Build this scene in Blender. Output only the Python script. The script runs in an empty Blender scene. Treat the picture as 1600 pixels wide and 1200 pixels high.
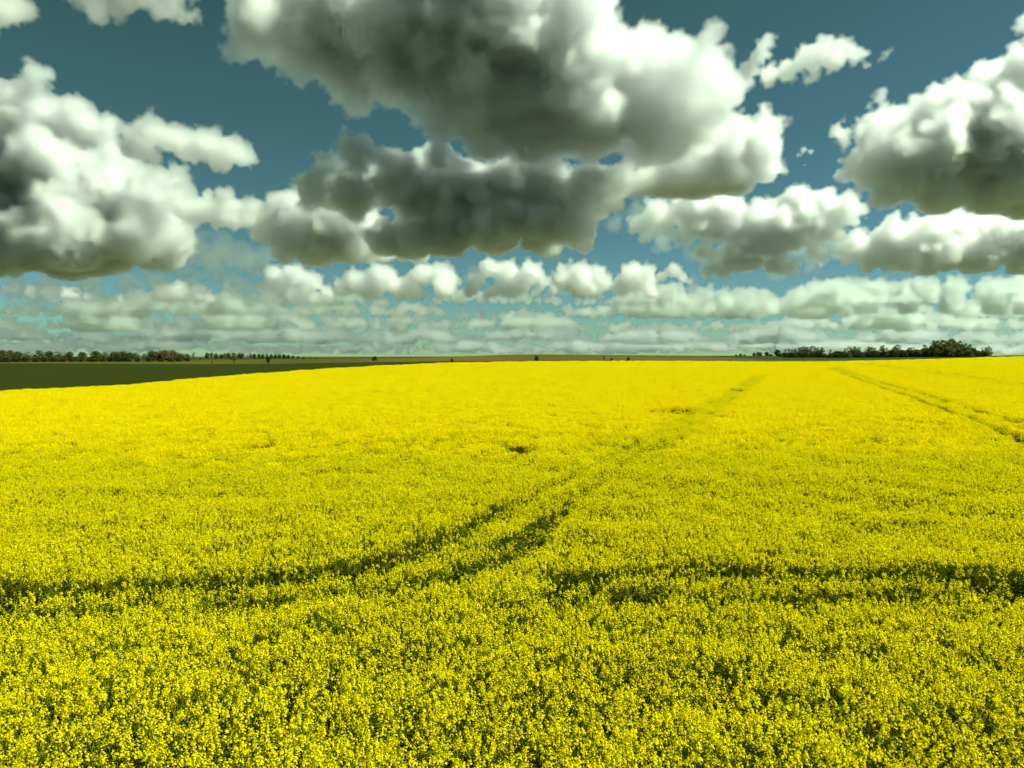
import bpy, bmesh, math, random
import numpy as np
from mathutils import Vector

# ------------------------------------------------------------------ camera, sky, sun, exposure
SC = bpy.context.scene
COL = SC.collection
R = math.radians
F = 1155.6                      # focal length in photo pixels (1600 px wide)
HZ = 556.0                      # photo row of the eye-level horizon
CZ = 5.75                       # eye height: a train on a low embankment
cd = bpy.data.cameras.new('camera'); cam = bpy.data.objects.new('camera', cd); COL.objects.link(cam)
cd.sensor_width = 36; cd.lens = 26.0; cd.clip_start = 0.1; cd.clip_end = 200000
PITCH = math.atan((600 - HZ) / F)
cam.location = (0, 0, CZ); cam.rotation_euler = (R(90) - PITCH, 0, 0)
SC.camera = cam

SUN_AZ, SUN_EL = 90.0, 52.0     # azimuth right of the viewing direction (+Y), elevation
W = bpy.data.worlds.new('World'); SC.world = W; W.use_nodes = True
nt = W.node_tree; nt.nodes.clear()
out = nt.nodes.new('ShaderNodeOutputWorld'); bg = nt.nodes.new('ShaderNodeBackground')
sky = nt.nodes.new('ShaderNodeTexSky'); sky.sky_type = 'NISHITA'; sky.sun_disc = False
sky.sun_elevation = R(SUN_EL); sky.sun_rotation = R(SUN_AZ)
sky.altitude = 1600; sky.air_density = 1.0; sky.dust_density = 0.2; sky.ozone_density = 2.0
tint = nt.nodes.new('ShaderNodeMix'); tint.data_type = 'RGBA'; tint.blend_type = 'MULTIPLY'
tint.inputs['Factor'].default_value = 1.0
tint.inputs['B'].default_value = (0.395, 0.60, 0.158, 1)      # greenish tinted window glass the photo was taken through
sep = nt.nodes.new('ShaderNodeSeparateColor'); com = nt.nodes.new('ShaderNodeCombineColor')   # contrast of the camera's rendering of the sky
nt.links.new(sky.outputs[0], sep.inputs[0])
for ch, gm in enumerate((1.1, 1.12, 1.7)):
    pw = nt.nodes.new('ShaderNodeMath'); pw.operation = 'POWER'; pw.inputs[1].default_value = gm
    nt.links.new(sep.outputs[ch], pw.inputs[0]); nt.links.new(pw.outputs[0], com.inputs[ch])
nt.links.new(com.outputs[0], tint.inputs['A']); nt.links.new(tint.outputs['Result'], bg.inputs[0])
bg.inputs[1].default_value = 0.05
nt.links.new(bg.outputs[0], out.inputs[0])

ld = bpy.data.lights.new('sun', 'SUN'); sun = bpy.data.objects.new('sun', ld); COL.objects.link(sun)
ld.energy = 5.0; ld.angle = R(0.53); ld.color = (0.88, 1.0, 0.75)
SUN_DIR = Vector((math.sin(R(SUN_AZ)) * math.cos(R(SUN_EL)), math.cos(R(SUN_AZ)) * math.cos(R(SUN_EL)), math.sin(R(SUN_EL))))
sun.rotation_euler = SUN_DIR.to_track_quat('Z', 'Y').to_euler()

SC.view_settings.view_transform = 'Standard'; SC.view_settings.look = 'None'
SC.view_settings.gamma = 1.0; SC.view_settings.use_curve_mapping = False
SC.view_settings.exposure = 0.86
SC.render.engine = 'CYCLES'
cy = SC.cycles
cy.max_bounces = 32; cy.diffuse_bounces = 5; cy.glossy_bounces = 2; cy.transmission_bounces = 6
cy.volume_step_rate = 6.5; cy.volume_bounces = 19; cy.transparent_max_bounces = 96
cy.use_denoising = True; cy.denoiser = 'OPENIMAGEDENOISE'; cy.denoising_input_passes = 'RGB_ALBEDO_NORMAL'
cy.use_adaptive_sampling = True; cy.adaptive_threshold = 0.04
cy.caustics_reflective = False; cy.caustics_refractive = False

# ------------------------------------------------------------------ helpers
def at(px, py, Y):
    """world point seen at photo pixel (px, py) at forward distance Y"""
    return Vector(((px - 800) / F * Y, Y, CZ + (HZ - py) / F * Y))

def tag(o, label=None, cat=None, group=None, kind=None):
    if label: o['label'] = label
    if cat: o['category'] = cat
    if group: o['group'] = group
    if kind: o['kind'] = kind
    return o

def link(name, me, mat=None, parent=None, loc=None):
    o = bpy.data.objects.new(name, me); COL.objects.link(o)
    if mat is not None and me is not None and not me.materials: me.materials.append(mat)
    if parent: o.parent = parent
    if loc is not None: o.location = loc
    return o

def mesh(name, v, f, mats=(), idx=None, smooth=False):
    me = bpy.data.meshes.new(name); me.from_pydata([tuple(p) for p in v], [], [tuple(q) for q in f])
    for m in mats: me.materials.append(m)
    if idx is not None: me.polygons.foreach_set('material_index', np.asarray(idx, dtype=np.int32))
    if smooth: me.polygons.foreach_set('use_smooth', np.ones(len(me.polygons), dtype=bool))
    me.update(); return me

# ------------------------------------------------------------------ materials
def nodes(name):
    m = bpy.data.materials.new(name); m.use_nodes = True; t = m.node_tree; t.nodes.clear()
    return m, t, t.nodes.new('ShaderNodeOutputMaterial')

def leafy(name, c0, c1, trans=0.35, rough=0.8, spec=0.05, vary=0.15):
    """thin plant tissue: reflects and lets light through; shade differs from plant to plant"""
    m, t, o = nodes(name); N = t.nodes.new; L = t.links.new
    oi = N('ShaderNodeObjectInfo'); geo = N('ShaderNodeNewGeometry')
    ns = N('ShaderNodeTexNoise'); ns.inputs['Scale'].default_value = 0.35; L(geo.outputs['Position'], ns.inputs['Vector'])
    ad = N('ShaderNodeMath'); ad.operation = 'ADD'; L(oi.outputs['Random'], ad.inputs[0])
    L(geo.outputs['Random Per Island'], ad.inputs[1])
    a2 = N('ShaderNodeMath'); a2.operation = 'MULTIPLY_ADD'; L(ad.outputs[0], a2.inputs[0]); a2.inputs[1].default_value = 0.35; L(ns.outputs[0], a2.inputs[2])
    mr = N('ShaderNodeMapRange'); mr.inputs['From Min'].default_value = 0.35; mr.inputs['From Max'].default_value = 1.35; L(a2.outputs[0], mr.inputs[0])
    mx = N('ShaderNodeMix'); mx.data_type = 'RGBA'; mx.inputs['A'].default_value = (*c0, 1); mx.inputs['B'].default_value = (*c1, 1)
    L(mr.outputs[0], mx.inputs['Factor'])
    b = N('ShaderNodeBsdfPrincipled'); b.inputs['Roughness'].default_value = rough; b.inputs['Specular IOR Level'].default_value = spec
    L(mx.outputs['Result'], b.inputs['Base Color'])
    tr = N('ShaderNodeBsdfTranslucent'); L(mx.outputs['Result'], tr.inputs['Color'])
    ms = N('ShaderNodeMixShader'); ms.inputs[0].default_value = trans; L(b.outputs[0], ms.inputs[1]); L(tr.outputs[0], ms.inputs[2])
    L(ms.outputs[0], o.inputs['Surface']); return m

def earthy(name, c0, c1, scale, stretch=(1, 1, 1), detail=6, bump=0.3, c2=None):
    """field surface: noise-mottled colour in world coordinates, optional coarse second tone"""
    m, t, o = nodes(name); N = t.nodes.new; L = t.links.new
    geo = N('ShaderNodeNewGeometry'); mp = N('ShaderNodeMapping'); mp.inputs['Scale'].default_value = stretch
    L(geo.outputs['Position'], mp.inputs['Vector'])
    n1 = N('ShaderNodeTexNoise'); n1.inputs['Scale'].default_value = scale; n1.inputs['Detail'].default_value = detail; n1.inputs['Roughness'].default_value = 0.65
    L(mp.outputs[0], n1.inputs['Vector'])
    mr = N('ShaderNodeMapRange'); mr.inputs['From Min'].default_value = 0.3; mr.inputs['From Max'].default_value = 0.7; L(n1.outputs[0], mr.inputs[0])
    mx = N('ShaderNodeMix'); mx.data_type = 'RGBA'; mx.inputs['A'].default_value = (*c0, 1); mx.inputs['B'].default_value = (*c1, 1); L(mr.outputs[0], mx.inputs['Factor'])
    col = mx.outputs['Result']
    if c2:
        n2 = N('ShaderNodeTexNoise'); n2.inputs['Scale'].default_value = scale * 0.12; n2.inputs['Detail'].default_value = 3; L(mp.outputs[0], n2.inputs['Vector'])
        m2r = N('ShaderNodeMapRange'); m2r.inputs['From Min'].default_value = 0.4; m2r.inputs['From Max'].default_value = 0.62; L(n2.outputs[0], m2r.inputs[0])
        m2 = N('ShaderNodeMix'); m2.data_type = 'RGBA'; L(col, m2.inputs['A']); m2.inputs['B'].default_value = (*c2, 1); L(m2r.outputs[0], m2.inputs['Factor']); col = m2.outputs['Result']
    b = N('ShaderNodeBsdfPrincipled'); b.inputs['Roughness'].default_value = 0.9; b.inputs['Specular IOR Level'].default_value = 0.02; L(col, b.inputs['Base Color'])
    bp = N('ShaderNodeBump'); bp.inputs['Strength'].default_value = bump; bp.inputs['Distance'].default_value = 0.1; L(n1.outputs[0], bp.inputs['Height']); L(bp.outputs[0], b.inputs['Normal'])
    L(b.outputs[0], o.inputs['Surface']); return m

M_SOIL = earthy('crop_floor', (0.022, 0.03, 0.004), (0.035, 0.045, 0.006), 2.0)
M_WHEAT = earthy('young_wheat', (0.015, 0.023, 0.0028), (0.025, 0.037, 0.0045), 0.25, (1, .12, 1), c2=(0.024, 0.027, 0.0025))
M_STUB = earthy('dry_soil', (0.095, 0.064, 0.013), (0.125, 0.083, 0.02), 0.05, (1, .2, 1), c2=(0.062, 0.056, 0.010))
M_MEAD = earthy('meadow_grass', (0.024, 0.036, 0.007), (0.04, 0.052, 0.010), 0.05, (1, .3, 1), c2=(0.03, 0.038, 0.008))
M_FARG = earthy('far_farmland', (0.07, 0.09, 0.04), (0.12, 0.11, 0.05), 0.004)

# ------------------------------------------------------------------ terrain
CAN = 1.25                       # canopy height of the rapeseed
#        px     D    edge  Y2   y2     Y3    y3     Y4    y4
KN = np.array([
    (-1400,  70, 640,  300, 575,   480, 569,  1200, 561),
    ( -400,  95, 625,  380, 569.5, 500, 567,  1500, 559.5),
    (    0, 112, 611,  420, 567.8, 540, 566.2,1600, 559),
    (  200, 140, 601,  440, 568.5, 580, 564.5,1700, 558.6),
    (  300, 163, 592,  450, 568.8, 640, 562.2,1800, 558.5),
    (  400, 190, 583.5,460, 569,   700, 561.8,1800, 558.5),
    (  500, 220, 576.5,470, 567.2, 760, 561, 1800, 558.3),
    (  600, 250, 570.8,480, 565.5, 820, 559.4,1800, 558.0),
    (  700, 280, 566.5,500, 564.6, 900, 557.4,1800, 557.0),
    (  800, 300, 564.6,500, 563.8, 900, 554.0,1800, 555.5),
    (  850, 308, 564.2,500, 563.6, 900, 553.6,1800, 555.2),
    (  900, 315, 564.0,500, 563.4, 900, 554.2,1800, 555.3),
    ( 1000, 325, 563.6,480, 563.3, 880, 555.0,1800, 555.6),
    ( 1100, 325, 564.2,440, 564.0, 800, 555.8,1500, 555.7),
    ( 1200, 325, 565.0,400, 565.3, 460, 563.0, 800, 555.9),
    ( 1300, 325, 564.6,390, 565.0, 430, 562.8, 720, 556.6),
    ( 1400, 325, 562.4,380, 562.8, 420, 561.0, 700, 556.8),
    ( 1500, 325, 559.6,380, 560.5, 430, 559.4, 700, 556.6),
    ( 1600, 330, 556.6,390, 557.4, 450, 556.6, 700, 555.0),
    ( 1800, 330, 555.0,400, 556.5, 470, 556.0, 700, 555.0),
    ( 3000, 330, 550.0,420, 553.0, 520, 553.0, 800, 554.0)], dtype=float)
KT = (KN[:, 0] - 800) / F
def kn(t, c): return np.interp(t, KT, KN[:, c])
def zrow(y, Y): return CZ + (HZ - y) / F * Y

def crop_ground(x, y):
    """ground height under the rapeseed"""
    x = np.asarray(x, float); y = np.asarray(y, float)
    t = np.clip(x / np.maximum(y, 20.0), KT[0], KT[-1])
    t = sum(t + d for d in (-.06, -.03, 0, .03, .06)) / 5
    D = kn(t, 1); ze = zrow(kn(t, 2), D) - CAN
    s = np.clip(y / D, 0, 1.1)
    return ze * s ** 1.45

def far_ground(x, y):
    x = np.asarray(x, float); y = np.asarray(y, float)
    t = x / y
    D = kn(t, 1); Y2, Y3, Y4 = kn(t, 3), kn(t, 5), kn(t, 7)
    z0 = crop_ground(t * D, D); z1 = z0 - 0.5; z2, z3, z4 = zrow(kn(t, 4), Y2), zrow(kn(t, 6), Y3), zrow(kn(t, 8), Y4)
    r = np.where(y < D + 12, z0 + (z1 - z0) * (y - D) / 12,
        np.where(y < Y2, z1 + (z2 - z1) * (y - D - 12) / (Y2 - D - 12),
        np.where(y < Y3, z2 + (z3 - z2) * (y - Y2) / (Y3 - Y2),
        np.where(y < Y4, z3 + (z4 - z3) * (y - Y3) / (Y4 - Y3), z4 + (zrow(557, 25000) - z4) * (y - Y4) / (25000 - Y4)))))
    return r

TC = np.concatenate([np.linspace(KT[0], -0.85, 14)[:-1], np.linspace(-0.85, 0.85, 171), np.linspace(0.85, KT[-1], 14)[1:]])
def sheet(name, rows_lo, rows_hi, n, mat, zf, label, fan=True, power=1.0):
    V, Fc = [], []; m = len(TC)
    for i in range(n + 1):
        f = (i / n) ** power
        Y = rows_lo + (rows_hi - rows_lo) * f
        X = TC * np.maximum(Y, 40.0)
        Z = zf(X, Y)
        V += list(zip(X, Y, Z))
    for i in range(n):
        for j in range(m - 1):
            a = i * m + j; Fc.append((a, a + 1, a + 1 + m, a + m))
    o = link(name, mesh(name, V, Fc, (mat,), smooth=True))
    tag(o, label, kind='structure'); return o
one = np.ones(len(TC))
Dc, Y2c, Y3c, Y4c = kn(TC, 1), kn(TC, 3), kn(TC, 5), kn(TC, 7)
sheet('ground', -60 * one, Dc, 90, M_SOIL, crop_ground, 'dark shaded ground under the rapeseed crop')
sheet('wheat_field', Dc, Y2c, 24, M_WHEAT, far_ground, 'dark green young wheat field beyond the left edge of the rapeseed')
sheet('ploughed_field', Y2c, Y3c, 16, M_STUB, far_ground, 'brown bare field on the low rise at the horizon')
sheet('meadow', Y3c, Y4c, 16, M_MEAD, far_ground, 'dark green meadow in front of the wood on the right')
sheet('farmland', Y4c, 25000 * one, 16, M_FARG, far_ground, 'far pale farmland along the horizon', power=2.5)

# ------------------------------------------------------------------ rapeseed in bloom (nobody could count the plants: one crop)
M_PETAL = leafy('rapeseed_petal', (0.91, 0.765, 0.002), (0.97, 0.845, 0.003), trans=0.55, rough=0.8, spec=0.02)
M_BUD = leafy('rapeseed_bud', (0.45, 0.45, 0.01), (0.55, 0.52, 0.015), trans=0.25)
M_STEM = leafy('rapeseed_stem', (0.16, 0.18, 0.008), (0.22, 0.23, 0.010), trans=0.15)
M_LEAF = leafy('rapeseed_leaf', (0.12, 0.14, 0.006), (0.17, 0.185, 0.009), trans=0.4)
CROP_MATS = (M_PETAL, M_BUD, M_STEM, M_LEAF)

class Bag:
    def __init__(s): s.v = []; s.f = []; s.m = []
    def quad(s, c, u, w, mi):
        n = len(s.v); s.v += [c - u - w, c + u - w, c + u + w, c - u + w]; s.f.append((n, n + 1, n + 2, n + 3)); s.m.append(mi)
    def tri(s, a, b, c, mi):
        n = len(s.v); s.v += [a, b, c]; s.f.append((n, n + 1, n + 2)); s.m.append(mi)
    def rod(s, a, b, r, mi):
        d = (b - a).normalized(); p = d.orthogonal().normalized(); q = d.cross(p); n = len(s.v)
        for k in range(3):
            an = k * 2.0944; e = p * math.cos(an) + q * math.sin(an)
            s.v += [a + e * r, b + e * r * .6]
        for k in range(3):
            k2 = (k + 1) % 3; s.f.append((n + 2 * k, n + 2 * k2, n + 2 * k2 + 1, n + 2 * k + 1)); s.m.append(mi)
    def done(s, name, mats): return mesh(name, s.v, s.f, mats, s.m)

def rvec(r):
    while True:
        v = Vector((r.uniform(-1, 1), r.uniform(-1, 1), r.uniform(-1, 1)))
        if .05 < v.length < 1: return v.normalized()

def raceme(b, r, top, axis, n, fs, rad, hgt):
    """a flower head: open florets round the upper stem, green buds at the tip"""
    for k in range(n):
        h = r.random() ** .8; a = r.uniform(0, 6.283)
        rr = rad * (1 - .55 * h) * r.uniform(.55, 1.05)
        side = Vector((math.cos(a), math.sin(a), 0))
        c = top - axis * (hgt * (1 - h)) + side * rr
        nrm = (side * r.uniform(.2, 1) + Vector((0, 0, r.uniform(.3, 1.1))) + rvec(r) * .45).normalized()
        u = nrm.orthogonal().normalized(); w = nrm.cross(u); an = r.uniform(0, 1.57)
        u, w = u * math.cos(an) + w * math.sin(an), w * math.cos(an) - u * math.sin(an)
        s = fs * r.uniform(.75, 1.2)
        b.quad(c, u * s, w * s, 0)
    bs = rad * .17
    b.quad(top + axis * bs, Vector((bs, 0, 0)), Vector((0, bs * .5, bs)), 1)
    b.quad(top + axis * bs * .8, Vector((0, bs, 0)), Vector((-bs * .5, 0, bs)), 1)

def plant(b, r, o, h, nb, nf, fs, leaves, stems=True, spread=.2):
    base = o + Vector((0, 0, .15)); lean = Vector((r.uniform(-.05, .05), r.uniform(-.05, .05), 0))
    fork = o + lean + Vector((0, 0, h * .62))
    if stems: b.rod(base, fork, .007, 2)
    for k in range(nb):
        a = k * 6.283 / nb + r.uniform(-.5, .5); d = spread * r.uniform(.25, 1.0) * (0 if k == 0 else 1)
        tip = o + lean * 1.3 + Vector((math.cos(a) * d, math.sin(a) * d, h * (r.uniform(.84, 1.0) if k else 1.02)))
        root = o + lean + Vector((0, 0, h * r.uniform(.5, .66)))
        ax = ((tip - root).normalized() + Vector((0, 0, .8))).normalized()
        if stems: b.rod(root, tip - ax * .03, .004, 2)
        raceme(b, r, tip, ax, nf, fs, .042, r.uniform(.07, .12))
    for k in range(leaves):
        a = r.uniform(0, 6.283); z = h * r.uniform(.3, .82)
        d = Vector((math.cos(a), math.sin(a), r.uniform(-.3, .5))).normalized()
        c = o + lean + Vector((0, 0, z)) + d * r.uniform(.05, .15); w = d.cross(Vector((0, 0, 1))).normalized()
        ln, wd = r.uniform(.05, .10), r.uniform(.015, .035)
        n = len(b.v)
        b.v += [c - d * ln, c + w * wd, c + d * ln - Vector((0, 0, ln * .5)), c - w * wd]; b.f.append((n, n + 1, n + 2, n + 3)); b.m.append(3)

def proto(name, me):
    o = bpy.data.objects.new(name, me); return o
protos = []
for i in range(8):                              # single plants for the near crop
    r = random.Random(100 + i); b = Bag()
    plant(b, r, Vector((0, 0, 0)), CAN, r.choice((7, 8, 8, 9)), 11, .0096, 14)
    protos.append(b.done('near_plant', CROP_MATS))
for i in range(6):                              # small stands for the middle distance
    r = random.Random(200 + i); b = Bag()
    for k in range(11):
        plant(b, r, Vector((r.uniform(-.36, .36), r.uniform(-.36, .36), 0)), CAN * r.uniform(.92, 1.03), 5, 13, .0162, 7, stems=k % 2 == 0)
    protos.append(b.done('stand', CROP_MATS))
for i in range(6):                              # wider stands far off
    r = random.Random(300 + i); b = Bag()
    for k in range(26):
        o = Vector((r.uniform(-.75, .75), r.uniform(-.75, .75), 0)); h = CAN * r.uniform(.93, 1.03)
        for q in range(4):
            tip = o + Vector((r.uniform(-.17, .17), r.uniform(-.17, .17), h * r.uniform(.88, 1)))
            raceme(b, r, tip, Vector((0, 0, 1)), 5, .027, .055, .1)
        for q in range(5):
            d = rvec(r); b.quad(o + Vector((0, 0, h * .6)) + d * .1, d * .1, d.orthogonal() * .05, 3)
    protos.append(b.done('far_stand', CROP_MATS))

NPR = np.random.default_rng(7)
_vn = np.random.default_rng(3).random((256, 256))
def vnoise(x, y, s, off=0):
    u, v = x / s + 57.3 + off * 13.7, y / s + 91.1 + off * 7.9
    i, j = np.floor(u).astype(int), np.floor(v).astype(int); f, g = u - i, v - j
    f, g = f * f * (3 - 2 * f), g * g * (3 - 2 * g)
    A = lambda a, c: _vn[a % 256, c % 256]
    return (A(i, j) * (1 - f) + A(i + 1, j) * f) * (1 - g) + (A(i, j + 1) * (1 - f) + A(i + 1, j + 1) * f) * g

def on_canopy(px, py):
    """ground-plan point of the canopy seen at a photo pixel"""
    t = (px - 800) / F; lo, hi = 3.0, float(kn(t, 1))
    for _ in range(50):
        Y = (lo + hi) / 2
        if float(crop_ground(t * Y, Y)) + CAN < zrow(py, Y): lo = Y
        else: hi = Y
    return (t * lo, lo)

# wheel tracks of the sprayer, traced on the ground: (points, half width, depth)
TRACKS = [
    ([(-260,930),(0,918),(150,908),(300,900),(430,892),(540,878),(640,856),(715,830),(770,800),(830,772),(900,742),(970,704),(1040,668),(1095,638),(1140,612),(1175,592),(1192,580)], .40, 1.0),
    ([(-260,968),(0,950),(120,946),(230,944),(340,934),(470,920),(590,908),(690,890),(770,866),(815,842),(850,812),(900,776),(975,726),(1045,684),(1108,648),(1152,616),(1184,594),(1199,581)], .40, 1.0),
    ([(875,893),(950,892),(1000,890),(1150,893),(1300,892),(1450,893),(1600,898),(1900,905)], .42, .95),
    ([(880,922),(950,926),(1000,928),(1150,932),(1300,930),(1450,924),(1600,916),(1900,918)], .46, .9),
    ([(1296,574),(1320,584),(1360,598),(1420,618),(1500,645),(1600,684),(1800,760)], .38, .68),
    ([(1304,573),(1335,584),(1380,598),(1440,614),(1520,637),(1600,661),(1800,722)], .38, .68),
    ([(1340,567),(1400,575),(1480,586),(1600,604),(1800,636)], .40, .7),
    ([(1346,566.5),(1410,574),(1490,584),(1600,599),(1800,627)], .40, .7),
]
TR = []
for pts, hw, dp in TRACKS:
    P = np.array([on_canopy(*p) for p in pts]); Q = [P[0]]
    for a, c in zip(P[:-1], P[1:]):
        n = max(3, int(np.hypot(*(c - a)) / 1.5)); Q += [a + (c - a) * k / n for k in range(1, n + 1)]
    Q = np.array(Q)
    if len(TR) < 2: Q = Q[Q[:, 1] < 150]                     # the centre pair closes over further out
    for _ in range(6 if len(pts) > 2 else 0): Q[1:-1] = (Q[:-2] + 2 * Q[1:-1] + Q[2:]) / 4
    TR.append((Q, hw, dp))
HOLES = [(812,694,26,1.7),(1046,640.5,30,2.3),(1150,608,13,3.4),(720,826,16,.6),(700,832,12,.45),(800,852,16,.6),(330,928,30,.5),(600,905,20,.4)]
HO = []
for px, py, wpx, dy in HOLES:
    x, y = on_canopy(px, py); HO.append((x, y, wpx / F * y, dy))

def track_dist(x, y):
    """distance to the nearest wheel track, and which track it is"""
    best = np.full_like(x, 99.0); who = np.zeros(x.size, int)
    for ti, (Q, hw, dp) in enumerate(TR):
        lo, hi = Q.min(0) - 3, Q.max(0) + 3
        sel = np.nonzero((x > lo[0]) & (x < hi[0]) & (y > lo[1]) & (y < hi[1]))[0]
        if not sel.size: continue
        o = np.argsort(y[sel]); sel = sel[o]; xs, ys = x[sel], y[sel]; dd = np.full_like(xs, 99.0)
        for a, c in zip(Q[:-1], Q[1:]):
            i0, i1 = np.searchsorted(ys, (min(a[1], c[1]) - 3, max(a[1], c[1]) + 3))
            if i1 <= i0: continue
            e = c - a; L2 = max(e @ e, 1e-9); X, Y = xs[i0:i1], ys[i0:i1]
            u = np.clip(((X - a[0]) * e[0] + (Y - a[1]) * e[1]) / L2, 0, 1)
            dd[i0:i1] = np.minimum(dd[i0:i1], np.hypot(X - a[0] - u * e[0], Y - a[1] - u * e[1]))
        better = dd < best[sel]; best[sel[better]] = dd[better]; who[sel[better]] = ti
    return best, who

HWS = np.array([t[1] for t in TR]); DPS = np.array([t[2] for t in TR])
def crop_gap(x, y):
    """1 in a wheel track or bare gap, 0 in the standing crop"""
    d, who = track_dist(x, y)
    wob = HWS[who] * (.5 + .8 * vnoise(x, y, 1.7, 5)) * np.where(who < 2, np.interp(y, [0, 18, 25], [1.45, 1.45, .75]), 1)
    fade = np.clip(.6 + .9 * vnoise(x, y, 3.1, 9), .55, 1)
    fade = np.minimum(1, fade * np.where(who < 2, np.interp(y, [0, 18.5, 22, 27, 40], [1.3, 1.25, .55, .3, .2]), 1))
    g = DPS[who] * fade * np.clip(1 - (d - wob * .6) / .26, 0, 1)
    for hx, hy, rx, ry in HO:
        q = np.hypot((x - hx) / rx, (y - hy) / ry)
        g = np.maximum(g, np.clip(2.0 - 1.4 * q + .6 * (vnoise(x, y, .4, 3) - .5), 0, 1.25))
    return g, d

def grow(x, y, rg, first, count, thin):
    g, d = crop_gap(x, y)
    keep = rg.random(x.size) > g * thin
    x, y, g = x[keep], y[keep], g[keep]
    hgt = 1 + .20 * (vnoise(x, y, 1.6, 1) - .5) + .15 * (vnoise(x, y, .55, 2) - .5) + .16 * (vnoise(x, y, 5.0, 4) - .5) + rg.normal(0, .03, x.size)
    hgt *= 1 - .5 * np.minimum(g, 1)
    return np.stack([x, y, crop_ground(x, y)], 1), rg.random(x.size) * 6.283, hgt, first + rg.integers(0, count, x.size)

def scatter(y0, y1, step, first, count, seed, thin, soft0, soft1, strip=0.0):
    """jittered grid of plants between two distances, blending into the neighbouring kind over a soft border"""
    rg = np.random.default_rng(seed)
    b = y1 * (1 + soft1)
    xm = .80 * b + 4
    nx, ny = int(2 * xm / step), int((b - y0 * (1 - soft0)) / step)
    I, J = np.meshgrid(np.arange(nx), np.arange(ny)); I, J = I.ravel(), J.ravel()
    x = -xm + (I + rg.random(I.size)) * step; y = y0 * (1 - soft0) + (J + rg.random(I.size)) * step
    t = x / np.maximum(y, 1)
    k = (np.abs(x) < .80 * y + 4) & (y < kn(t, 1) - step * .3)
    k &= (y * (1 + soft0 * rg.uniform(-1, 1, x.size)) >= y0) & (y * (1 + soft1 * rg.uniform(-1, 1, x.size)) < y1)
    x, y = x[k], y[k]
    if strip:                                   # wheel tracks are planted singly
        d, _ = track_dist(x, y); x, y = x[d > strip], y[d > strip]
    return grow(x, y, rg, first, count, thin)

def strips(y0, half, dens, first, count, seed, thin):
    """single plants along the wheel tracks further out"""
    rg = np.random.default_rng(seed); X, Y = [], []
    for ti, (Q, hw, dp) in enumerate(TR):
        for a, c in zip(Q[:-1], Q[1:]):
            e = c - a; ln = np.hypot(*e)
            if ln < 1e-6 or max(a[1], c[1]) < y0: continue
            n = rg.poisson(ln * 2 * half * dens); u = rg.random(n); v = rg.uniform(-half, half, n); nr = np.array([-e[1], e[0]]) / ln
            px, py = a[0] + e[0] * u + nr[0] * v, a[1] + e[1] * u + nr[1] * v
            k = py > y0; px, py, v = px[k], py[k], v[k]
            if not px.size: continue
            d, who = track_dist(px, py); k = (who == ti); X.append(px[k]); Y.append(py[k])
    x, y = np.concatenate(X), np.concatenate(Y); t = x / y
    k = (np.abs(x) < .8 * y + 4) & (y < kn(t, 1) - .3); return grow(x[k], y[k], rg, first, count, thin)

LOD = [scatter(5.0, 40.0, .21, 0, 8, 1, .76, 0, .3), scatter(40.0, 170.0, .52, 8, 6, 2, .8, .3, .3, .62), scatter(170.0, 334.0, 1.12, 14, 6, 3, .7, .3, 0, .8),
       strips(41.0, .85, 30, 0, 8, 4, .75)]
P3 = np.concatenate([l[0] for l in LOD]); ROT = np.concatenate([l[1] for l in LOD]); HG = np.concatenate([l[2] for l in LOD]); IX = np.concatenate([l[3] for l in LOD])
me = bpy.data.meshes.new('rapeseed_crop'); me.vertices.add(len(P3)); me.vertices.foreach_set('co', P3.astype(np.float32).ravel())
for nm, arr, ty in (('turn', ROT, 'FLOAT'), ('tall', HG, 'FLOAT'), ('which', IX, 'INT')):
    a = me.attributes.new(nm, ty, 'POINT'); a.data.foreach_set('value', arr.astype(np.float32 if ty == 'FLOAT' else np.int32))
me.update()
for m in CROP_MATS: me.materials.append(m)
crop = link('rapeseed_crop', me)
tag(crop, 'dense yellow flowering rapeseed crop filling the field to the horizon', 'rapeseed', kind='stuff')

PC = bpy.data.collections.new('rapeseed_plants')
for i, pm in enumerate(protos): PC.objects.link(bpy.data.objects.new('p%02d' % i, pm))
g = bpy.data.node_groups.new('crop_planting', 'GeometryNodeTree')
g.interface.new_socket('Geometry', in_out='INPUT', socket_type='NodeSocketGeometry')
g.interface.new_socket('Geometry', in_out='OUTPUT', socket_type='NodeSocketGeometry')
N = g.nodes.new; L = g.links.new
gi, go = N('NodeGroupInput'), N('NodeGroupOutput')
ci = N('GeometryNodeCollectionInfo'); ci.inputs['Collection'].default_value = PC; ci.inputs['Separate Children'].default_value = True; ci.inputs['Reset Children'].default_value = True
def attr(nm, ty):
    n = N('GeometryNodeInputNamedAttribute'); n.data_type = ty; n.inputs['Name'].default_value = nm; return n.outputs[0]
cr = N('ShaderNodeCombineXYZ'); L(attr('turn', 'FLOAT'), cr.inputs['Z'])
cs = N('ShaderNodeCombineXYZ'); cs.inputs['X'].default_value = 1; cs.inputs['Y'].default_value = 1; L(attr('tall', 'FLOAT'), cs.inputs['Z'])
ip = N('GeometryNodeInstanceOnPoints'); ip.inputs['Pick Instance'].default_value = True
m2p = N('GeometryNodeMeshToPoints'); L(gi.outputs[0], m2p.inputs['Mesh']); L(m2p.outputs[0], ip.inputs['Points'])
L(ci.outputs[0], ip.inputs['Instance']); L(attr('which', 'INT'), ip.inputs['Instance Index'])
L(cr.outputs[0], ip.inputs['Rotation']); L(cs.outputs[0], ip.inputs['Scale']); L(ip.outputs[0], go.inputs[0])
crop.modifiers.new('planting', 'NODES').node_group = g
print('crop instances', len(P3))

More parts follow.
